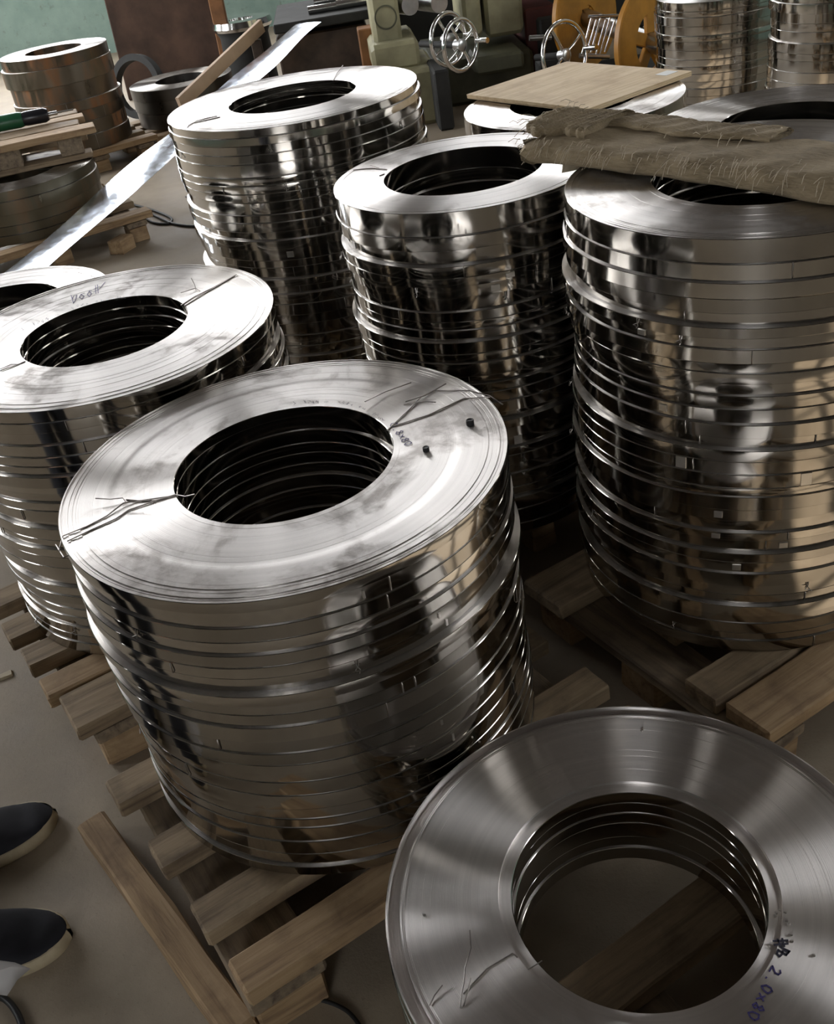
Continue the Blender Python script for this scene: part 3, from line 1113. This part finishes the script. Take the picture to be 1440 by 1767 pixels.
def shoe(toe, d, L=.27, W=.104):
    d = Vector((d[0], d[1], 0)).normalized()
    mt = Matrix.Translation(Vector((toe[0], toe[1], 0)) - Vector((-.92, 1.08, 0)) - d * L) @ Matrix.Rotation(math.atan2(d.y, d.x), 4, 'Z')

    def outline(s):
        # half width along the length s: 0 heel, 1 toe
        e = math.sqrt(max(0, 1 - ((s - .66) / .34) ** 2)) if s > .66 else 1
        return W / 2 * (.80 + .22 * sin(pi * min(s / .66, 1) * .5)) * min(1, (max(s, 0) / .07) ** .5) * e
    NS, NR = 26, 14
    up, so = MB(), MB()
    vs, fs = [], []
    for i in range(NS + 1):
        s = i / NS
        s = .5 - .5 * cos(pi * s)
        w_ = max(outline(s), .002) * .97
        top = .030 + .055 * max(0, 1 - s / .62) ** .7 if s < .62 else .030 + .0
        top = .082 - .050 * min(1, max(0, (s - .28) / .55)) if s < .9 else .032 - .012 * (s - .9) / .1
        for j in range(NR + 1):
            a = pi * j / NR
            vs.append((s * L, w_ * cos(a), .018 + (top - .018) * (sin(a) ** .6) if 0 < j < NR else .018))
    for i in range(NS):
        for j in range(NR):
            a = i * (NR + 1) + j
            fs.append((a, a + 1, a + NR + 2, a + NR + 1))
    up.add([mt @ Vector(v) for v in vs], fs)
    vs, fs = [], []
    prof = [(0, .0), (1.0, .0), (1.06, .006), (1.06, .018), (1.0, .023), (.9, .024)]
    for i in range(NS + 1):
        s = .5 - .5 * cos(pi * i / NS)
        w_ = max(outline(s), .001)
        for sg in (1, -1):
            for (k, z) in prof:
                vs.append((s * L + (.004 if i == NS else -.004 if i == 0 else 0) * (k > 1), sg * (w_ * min(k, 1) + (k - 1) * .05 * (k > 1)), z))
    m_ = len(prof) * 2
    for i in range(NS):
        for sg in (0, 1):
            for j in range(len(prof) - 1):
                a = i * m_ + sg * len(prof) + j
                fs.append((a, a + 1, a + m_ + 1, a + m_) if sg else (a, a + m_, a + m_ + 1, a + 1))
    so.add([mt @ Vector(v) for v in vs], fs)
    u_ = up.obj('shoe', 'shoe', per, smooth=50)
    so.obj('sole', 'sole', u_, smooth=40)
    return Vector((toe[0], toe[1], 0)) - d * (L - .06)


h1 = shoe((-.695, 1.222), (.92, .36))
h2 = shoe((-.622, .978), (1, .02))


def skin_fig(name, verts, edges, radii, mat, sub=2):
    me = bpy.data.meshes.new(name)
    me.from_pydata([Vector(v) - Vector((-.92, 1.08, 0)) for v in verts], edges, [])
    o = link(name, me, per)
    m = o.modifiers.new('skin', 'SKIN')
    m.use_smooth_shade = True
    for i, r in enumerate(radii):
        me.skin_vertices[0].data[i].radius = (r, r) if not isinstance(r, tuple) else r
    me.skin_vertices[0].data[0].use_root = True
    s_ = o.modifiers.new('sub', 'SUBSURF')
    s_.levels = s_.render_levels = sub
    me.materials.append(MAT[mat])
    return o


hipx, hipy = -.90, 1.08
skin_fig('trousers', [(hipx, hipy, .93), (hipx, hipy + .09, .88), (h1.x + .03, h1.y - .02, .50), (h1.x, h1.y, .10), (hipx, hipy - .09, .88), (h2.x + .03, h2.y + .02, .50), (h2.x, h2.y, .10), (hipx, hipy, 1.04)],
         [(0, 1), (1, 2), (2, 3), (0, 4), (4, 5), (5, 6), (0, 7)], [(.13, .16), .095, .068, .058, .095, .068, .058, .14], 'trouser')
skin_fig('jacket', [(hipx, hipy, .98), (hipx, hipy, 1.2), (hipx + .01, hipy, 1.40), (hipx + .01, hipy, 1.47), (hipx, hipy + .19, 1.40), (hipx - .02, hipy + .25, 1.15), (hipx + .06, hipy + .24, .93),
                    (hipx, hipy - .19, 1.40), (hipx - .02, hipy - .25, 1.15), (hipx + .06, hipy - .24, .93)],
         [(0, 1), (1, 2), (2, 3), (2, 4), (4, 5), (5, 6), (2, 7), (7, 8), (8, 9)], [(.13, .16), (.13, .17), (.11, .16), .06, .07, .052, .042, .07, .052, .042], 'jacket')
hd = MB()
vs, fs = [], []
for i in range(17):
    th = pi * i / 16
    for j in range(24):
        ph = 2 * pi * j / 24
        x, y, z = sin(th) * cos(ph), sin(th) * sin(ph), cos(th)
        r = Vector((x * .098, y * .078, z * .118))
        if x > .75 and abs(y) < .25:
            r.x += .020 * max(0, 1 - abs(z + .12) / .3) * (1 - abs(y) / .25)
        if z < -.3:
            r.y *= .85
        vs.append((r.x + .02, r.y, r.z + 1.60))
for i in range(16):
    for j in range(24):
        a, b = i * 24 + j, i * 24 + (j + 1) % 24
        fs.append((a, a + 24, b + 24, b))
hd.add(vs, fs)
hd.tube([(0, 0, 1.42), (.012, 0, 1.53)], .055, 14)
for sg in (1, -1):
    hd.tube([(.02, sg * .076, 1.57), (.015, sg * .088, 1.60), (.02, sg * .078, 1.625)], [.008, .012, .008], 8)
ho = hd.obj('head', 'skin', per, (.02, 0, 0), smooth=60)
hr = MB()
vs2 = []
for (x, y, z) in vs:
    zz = z - 1.6
    vs2.append((.02 + (x - .02) * 1.06 - (.012 if x < .09 else .03), y * 1.07, 1.6 + zz * 1.06 + .004))
hr.add(vs2, [f for f in fs if sum(vs[i][2] for i in f) / 4 > 1.635 or (sum(vs[i][0] for i in f) / 4 < .0 and sum(vs[i][2] for i in f) / 4 > 1.55)])
hr.obj('hair', 'hair', ho, smooth=60)
for sg in (1, -1):
    hm = MB()
    wx, wy, wz = .10, sg * .24, .90
    hm.tube([(wx, wy, wz), (wx + .015, wy, wz - .04), (wx + .025, wy, wz - .085)], [.026, .038, .03], 10)
    for k, ln in enumerate((.06, .075, .07, .055)):
        bx = wx + .003 + k * .016
        hm.tube([(bx, wy, wz - .075), (bx + .008, wy - sg * .006, wz - .075 - ln * .5), (bx + .012, wy - sg * .02, wz - .075 - ln)], [.009, .0085, .0075], 8)
    hm.tube([(wx + .035, wy - sg * .01, wz - .035), (wx + .06, wy - sg * .02, wz - .06), (wx + .065, wy - sg * .025, wz - .09)], [.011, .0095, .008], 8)
    hm.obj('hand', 'skin', per, smooth=60)

# ------------------------------------------------------------------ bright loose strip running from the machine
def bez(p0, p1, p2, p3, n):
    out = []
    for i in range(n + 1):
        t_ = i / n
        out.append(p0 * (1 - t_) ** 3 + 3 * p1 * t_ * (1 - t_) ** 2 + 3 * p2 * t_ * t_ * (1 - t_) + p3 * t_ ** 3)
    return out


sA, sB = atd(532, 40, 6.0), atd(130, 392, 3.95)
sM = atd(335, 214, 5.0)
sC = sB + (sB - sM) * .75
sC.z = max(sC.z, .10)
n_ = 40
vs, fs = [], []
cl = []
for i in range(n_ + 1):
    t_ = i / n_
    # quadratic through sA, sM, sC
    p = sA * (1 - t_) * (1 - 2 * t_) + sM * 4 * t_ * (1 - t_) + sC * t_ * (2 * t_ - 1)
    cl.append(p)
STRIP_W = .19
STRIP_TILT = .04
th_ = .0014
for i, p in enumerate(cl):
    d = cl[min(i + 1, n_)] - cl[max(i - 1, 0)]
    d.normalize()
    side = Vector((-d.y, d.x, 0)).normalized()
    nrm = side.cross(d)
    if nrm.z < 0:
        nrm = -nrm
    tl = STRIP_TILT + .06 * sin(i * .42)
    s2 = side * cos(tl) + nrm * sin(tl)
    n2 = nrm * cos(tl) - side * sin(tl)
    for k in range(5):
        e = (k / 4 - .5) * STRIP_W
        q_ = p + s2 * e + n2 * (.004 * (1 - (k / 2 - 1) ** 2) + .0025 * sin(i * .55))
        vs += [q_, q_ - n2 * th_]
for i in range(n_):
    for k in range(4):
        a = i * 10 + k * 2
        fs += [(a, a + 10, a + 12, a + 2), (a + 1, a + 3, a + 13, a + 11)]
    fs += [(i * 10, i * 10 + 1, i * 10 + 11, i * 10 + 10), (i * 10 + 8, i * 10 + 18, i * 10 + 19, i * 10 + 9)]
so = MB().add(vs, fs).obj('steel_strip', 'strip', smooth=70)
tag(so, 'long bright loose steel strip sloping from the machine behind the coil stacks', 'steel strip')
# tan guide board beside the strip
g0, g1 = atd(452, 44, 6.6), atd(318, 172, 5.9)
gd = (g1 - g0).normalized()
gb = MB()
L = (g1 - g0).length + .05
gs = gd.cross(Vector((0, 0, 1))).normalized()
gu = gs.cross(gd)
mt = Matrix((gd, gs, gu)).transposed().to_4x4()
mt.translation = g0
gb.box(0, L, -.012, .012, -.036, .036, .002)
go = gb.obj('guide_board', 'board_tan')
go.matrix_world = mt
tag(go, 'tan guide board set on edge alongside the bright strip', 'board')
hl = MB().lathe([(.0001, 0), (.014, 0), (.014, .006), (.008, .006), (.0001, .004)], 16, False, mt=axis_mt((L * .62, .012, 0), (0, 1, 0))).obj('bolt', 'shaft', go, smooth=40)
# posts under the board
for f in (.10, .97):
    p = g0 + gd * L * f
    MB().box(-.03, .03, -.03, .03, -p.z, -.038, .004).obj('support_post', 'brownmach', go).matrix_parent_inverse = mt.inverted() @ Matrix.Translation(p)
# ------------------------------------------------------------------ things by the far wall
# small pallet with planks and a green tool on the grimy stack
jz = .3355
tp = thing('top_pallet', 'weathered plank pallet lying on the grimy coil stack, carrying the green tool', 'pallet', (-1.50, 4.80, jz), radians(14))
for k, (yy, ww, x1) in enumerate(((-.20, .11, .36), (-.06, .12, .30), (.08, .11, .33), (.21, .11, .31))):
    MB().box(-.42, x1, -ww / 2, ww / 2, 0, .028, .003, jit=.003).obj('deck_board', 'wood' if k % 2 else 'wood_raw', tp, (0, yy, .10))
for xx in (-.36, -.02, .24):
    for yy in (-.19, .2):
        MB().box(-.05, .05, -.045, .045, 0, .072, .003, jit=.002).obj('block', 'wood_y', tp, (xx, yy, .027))
for yy in (-.19, .2):
    MB().box(-.42, .32, -.05, .05, .003, .026, .003, jit=.002).obj('cross_board', 'wood', tp, (0, yy, 0))
gz = jz + .129
g_a, g_b = at(-25, 220, gz + .03), at(130, 190, gz + .03)
gdir = (g_b - g_a).normalized()
gt = thing('screwdriver', 'green and black power screwdriver lying on the plank pallet', 'tool', (g_a.x, g_a.y, gz + .034), math.atan2(gdir.y, gdir.x))
ax = axis_mt((0, 0, 0), (1, 0, 0))
GL = (g_b - g_a).length
MB().lathe([(.0001, -.04), (.03, -.038), (.034, 0), (.033, GL * .38), (.030, GL * .42), (.0001, GL * .42)], 24, False, mt=ax).obj('housing', 'green_plastic', gt, smooth=40)
MB().lathe([(.0001, GL * .42), (.028, GL * .42), (.031, GL * .46), (.031, GL * .66), (.024, GL * .70), (.0001, GL * .70)], 24, False, mt=ax).obj('collar', 'black_plastic', gt, smooth=40)
MB().tube([(GL * .7, 0, 0), (GL * .8, 0, 0)], .009, 10).obj('chuck', 'shaft', gt, smooth=40)
MB().tube([(GL * .8, 0, 0), (GL * .98, 0, 0)], .004, 8).obj('shaft', 'shaft', gt, smooth=40)
# hook wire on the planks
# rusty plate leaning on the wall
q0, q1 = atd(200, 90, 7.9), atd(372, 60, 7.9)
pl = MB().box(q0.x, q1.x, -.02, .02, 0, 1.75, .006)
plo = pl.obj('rusty_plate', 'rusty', None, (0, 7.9, 0), (radians(-10), 0, 0))
tag(plo, 'big dark rusty steel plate leaning against the teal wall', 'plate')
q2 = atd(386, 70, 7.8)
tag(MB().box(-.05, .05, -.04, .04, 0, 1.7, .006).obj('timber_post', 'post', None, (q2.x, 7.8, 0), (radians(-10), 0, 0)), 'orange brown timber post leaning beside the rusty plate', 'post')
# dark hoop leaning behind the low dark coils
hp = MB().lathe([(.155, -.03), (.195, -.03), (.195, .03), (.155, .03)], 48)
ho_ = hp.obj('steel_hoop', 'blackiron', None, (-1.33, 7.15, .197), (radians(76), 0, radians(-28)), smooth=40)
tag(ho_, 'dark steel hoop standing on edge behind the low dark coils', 'hoop')
# chrome reel on a dark stand
c0 = atd(418, 42, 7.4)
rs = thing('chrome_reel', 'small chrome reel on a dark pillar left of the machine table', 'reel', (c0.x, c0.y, 0))
MB().lathe([(.001, c0.z - .02), (.19, c0.z - .02), (.2, c0.z), (.19, c0.z + .035), (.08, c0.z + .035), (.08, c0.z + .02), (.001, c0.z + .02)], 48, False).obj('reel', 'chrome', rs, smooth=35)
MB().lathe([(.001, 0), (.24, 0), (.24, .03), (.17, .05), (.16, c0.z - .06), (.18, c0.z - .021), (.001, c0.z - .021)], 32, False).obj('pillar', 'blackiron', rs, smooth=35)

# ---- slitting machine
sm_ = thing('slitting_machine', 'cream green slitting machine with chrome handwheels behind the coil stacks', 'machine', (.35, 6.3, 0))
SM0 = Vector((.35, 6.3, 0))


def part(name, mat, x0, x1, y0, y1, z0, z1, ch=.012, parent=sm_, org=SM0):
    return MB().box(x0 - org.x, x1 - org.x, y0 - org.y, y1 - org.y, z0, z1, ch).obj(name, mat, parent)


def X(px_, py_, Y):
    return atd(px_, py_, Y).x


def Z(px_, py_, Y):
    return atd(px_, py_, Y).z


part('table_leg', 'brownmach', X(480, 90, 6.5), X(640, 90, 6.5), 6.5, 7.2, 0, Z(560, 52, 6.5), .01)
part('table_slab', 'blackiron', X(470, 40, 6.4), X(645, 40, 6.4), 6.4, 7.3, Z(560, 46, 6.4), Z(560, 46, 6.4) + .05, .006)
part('leg_post', 'post', X(622, 85, 6.2), X(650, 85, 6.2), 6.2, 6.35, 0, Z(630, 50, 6.2), .006)
part('column', 'cream', X(642, 40, 5.9), X(692, 40, 5.9), 5.9, 6.3, 0, 1.6, .02)
part('column_flange', 'cream', X(642, 100, 5.8), X(726, 100, 5.8), 5.8, 6.35, Z(690, 122, 5.8), Z(690, 72, 5.8), .02)
part('base', 'cream', X(690, 180, 5.7), X(762, 180, 5.7), 5.7, 6.3, 0, Z(720, 120, 5.7), .02)
part('bed', 'olive', X(750, 150, 6.0), X(925, 150, 6.0), 6.0, 6.9, 0, Z(880, 90, 6.0), .02)
part('gear_box', 'olive', X(820, 110, 5.8), X(906, 110, 5.8), 5.8, 6.1, Z(860, 126, 5.8), Z(860, 94, 5.8), .015)
part('upright', 'cream', X(800, 30, 6.1), X(832, 30, 6.1), 6.1, 6.6, Z(830, 64, 6.1), 1.6, .02)
part('guard', 'cream', X(838, 30, 6.15), X(904, 30, 6.15), 6.15, 6.6, Z(860, 64, 6.15), 1.6, .02)
rh = thing('dark_backdrop', 'big black box added as cabinet behind the slitting machine', 'backdrop', (.9, 7.2, 0))  # black box added to fill the dark area behind the machines
part('backdrop_box', 'blackiron', X(690, 30, 6.8), X(1160, 30, 6.8), 7.35, 7.9, 0, 1.7, .03, rh, Vector((.9, 7.2, 0)))
part('side_plate', 'maroon', X(906, 40, 6.3), X(962, 40, 6.3), 6.3, 6.75, 0, Z(930, 12, 6.3), .01)
# ring and bolts on the column
c1 = atd(666, 30, 5.9)
MB().lathe([(.052, 0), (.06, 0), (.06, .006), (.052, .006)], 32, mt=axis_mt(c1 - SM0, (0, -1, 0))).obj('cast_ring', 'olive', sm_, smooth=40)
# rollers on the table
tz = Z(560, 46, 6.4) + .05
for (x_, y_, dx, rr) in ((560, 24, .18, .022), (612, 19, .20, .026), (585, 4, .3, .026)):
    p = atd(x_, y_, 6.6 if y_ > 10 else 6.9) - SM0
    p.z = max(p.z, tz + rr * 1.02)
    MB().tube([p + Vector((-dx / 2, 0, 0)), p + Vector((dx / 2, 0, 0))], rr, 20).obj('roller', 'chrome', sm_, smooth=40)
for (x_, y_) in ((702, 8), (752, 4)):
    p = atd(x_, y_, 6.1) - SM0
    MB().lathe([(.0001, -.05), (.05, -.05), (.055, .2), (.0001, .2)], 24, False, mt=axis_mt(p, (-.3, .9, 0))).obj('spindle', 'shaft', sm_, smooth=40)
# bright cross shaft
p0, p1 = atd(914, 66, 5.75) - SM0, atd(952, 64, 5.75) - SM0
MB().tube([p0, p1], .014, 14).obj('cross_shaft', 'shaft', sm_, smooth=40)


def handwheel(cx, cy, Y, R, n, tube=.011, sm_=sm_, SM0=SM0):
    p = atd(cx, cy, Y) - SM0
    mt = axis_mt(p, n)
    ring = [(R + tube * cos(2 * pi * k / 10), tube * sin(2 * pi * k / 10)) for k in range(10)]
    wh = MB().lathe(ring, 56, mt=mt).obj('handwheel', 'chrome', sm_, smooth=60)
    MB().lathe([(.0001, -.03), (.026, -.03), (.030, .015), (.02, .022), (.0001, .022)], 24, False, mt=mt).obj('hub', 'shaft', wh, smooth=40)
    for k in range(4):
        a = pi / 2 * k + .5
        MB().tube([mt @ Vector((.02 * cos(a), .02 * sin(a), 0)), mt @ Vector((R * .5 * cos(a), R * .5 * sin(a), .006)), mt @ Vector((R * cos(a), R * sin(a), 0))], .0075, 8).obj('spoke', 'chrome', wh, smooth=60)
    MB().tube([mt @ Vector((R * .98, 0, 0)), mt @ Vector((R * .98, 0, .075))], [.010, .014], 10).obj('crank_handle', 'chrome', wh, smooth=60)
    return p, mt


wn_ = Vector((.62, -.78, .0))
handwheel(774, 68, 5.45, .118, wn_)
p, mt = handwheel(795, 78, 5.32, .114, wn_)
MB().tube([mt @ Vector((0, 0, -.28)), mt @ Vector((0, 0, .0))], .016, 12).obj('wheel_shaft', 'blackiron', sm_, smooth=40)
w0 = atd(975, 95, 5.45)
ws = thing('handwheel_stand', 'single chrome handwheel on a dark stand in front of the yellow decoiler', 'handwheel', (w0.x, w0.y, 0))
p, mt = handwheel(975, 95, 5.3, .15, (.55, -.8, .1), sm_=ws, SM0=Vector((w0.x, w0.y, 0)))
MB().box(-.13, .0, .02, .14, 0, w0.z - .02, .01).obj('stand_post', 'blackiron', ws)
MB().tube([mt @ Vector((0, 0, -.2)), mt @ Vector((0, 0, .0))], .016, 12).obj('wheel_shaft', 'blackiron', ws, smooth=40)
part('wheel_bracket', 'blackiron', X(748, 140, 5.55), X(775, 140, 5.55), 5.5, 5.85, 0, Z(760, 118, 5.55), .01)

# ---- yellow decoiler
D0 = Vector((1.42, 5.75, 0))
dc = thing('decoiler', 'yellow two flanged decoiler with silver rods standing for wire highlights beside the slitting machine', 'machine', (1.42, 5.75, 0))


def flange(cx, cy, Y, Ro, Ri, n):
    p = atd(cx, cy, Y) - D0
    mt = axis_mt(p, n)
    fl_ = MB().lathe([(Ri, -.018), (Ro, -.018), (Ro + .006, -.012), (Ro + .006, .012), (Ro, .018), (Ri, .018)], 56, mt=mt).obj('flange', 'yellow', dc, smooth=35)
    for k in range(5):
        a = 2 * pi * k / 5 + .3
        MB().box(.04, Ri + .01, -.03, .03, -.012, .012, .004, mt=mt @ Matrix.Rotation(a, 4, 'Z')).obj('spoke', 'yellow', fl_)
    return p, mt


fn = Vector((.62, -.78, .05))
pa, mta = flange(1010, 30, 5.9, .25, .06, fn)
pb, mtb = flange(1122, 72, 5.35, .265, .135, fn)
MB().tube([pa - (pb - pa) * .1, pb + (pb - pa) * .3], .045, 20).obj('main_shaft', 'shaft', dc, smooth=40)
for k in range(6):  # shiny rods stand in for highlights on a wire bundle
    p0 = atd(1022 + k * 8, 28 + (k % 2) * 6, 5.45) - D0
    p1 = atd(1004 + k * 8, 98 - (k % 3) * 4, 5.45) - D0
    MB().tube([p0, p1], .006, 8).obj('highlight_rod', 'chrome', dc, smooth=60)
p0, p1 = atd(1015, 29, 5.45) - D0, atd(1068, 27, 5.45) - D0
MB().tube([p0, p1], .008, 8).obj('rod_holder', 'shaft', dc, smooth=60)
MB().tube([atd(1000, 96, 5.45) - D0, atd(1052, 98, 5.45) - D0], .012, 8).obj('rod_holder', 'shaft', dc, smooth=60)
for pp_, sgn in ((pa, -1), (pb, 1)):
    MB().box(pp_.x + sgn * .16 - .06, pp_.x + sgn * .16 + .06, pp_.y - sgn * .2 - .06, pp_.y - sgn * .2 + .06, 0, pp_.z - .0, .01).obj('stand', 'blackiron', dc)
MB().box(pa.x - .1, pb.x + .3, pb.y - .12, pa.y + .4, 0, .06, .01).obj('base_plate', 'blackiron', dc)
bpy.context.view_layer.update()
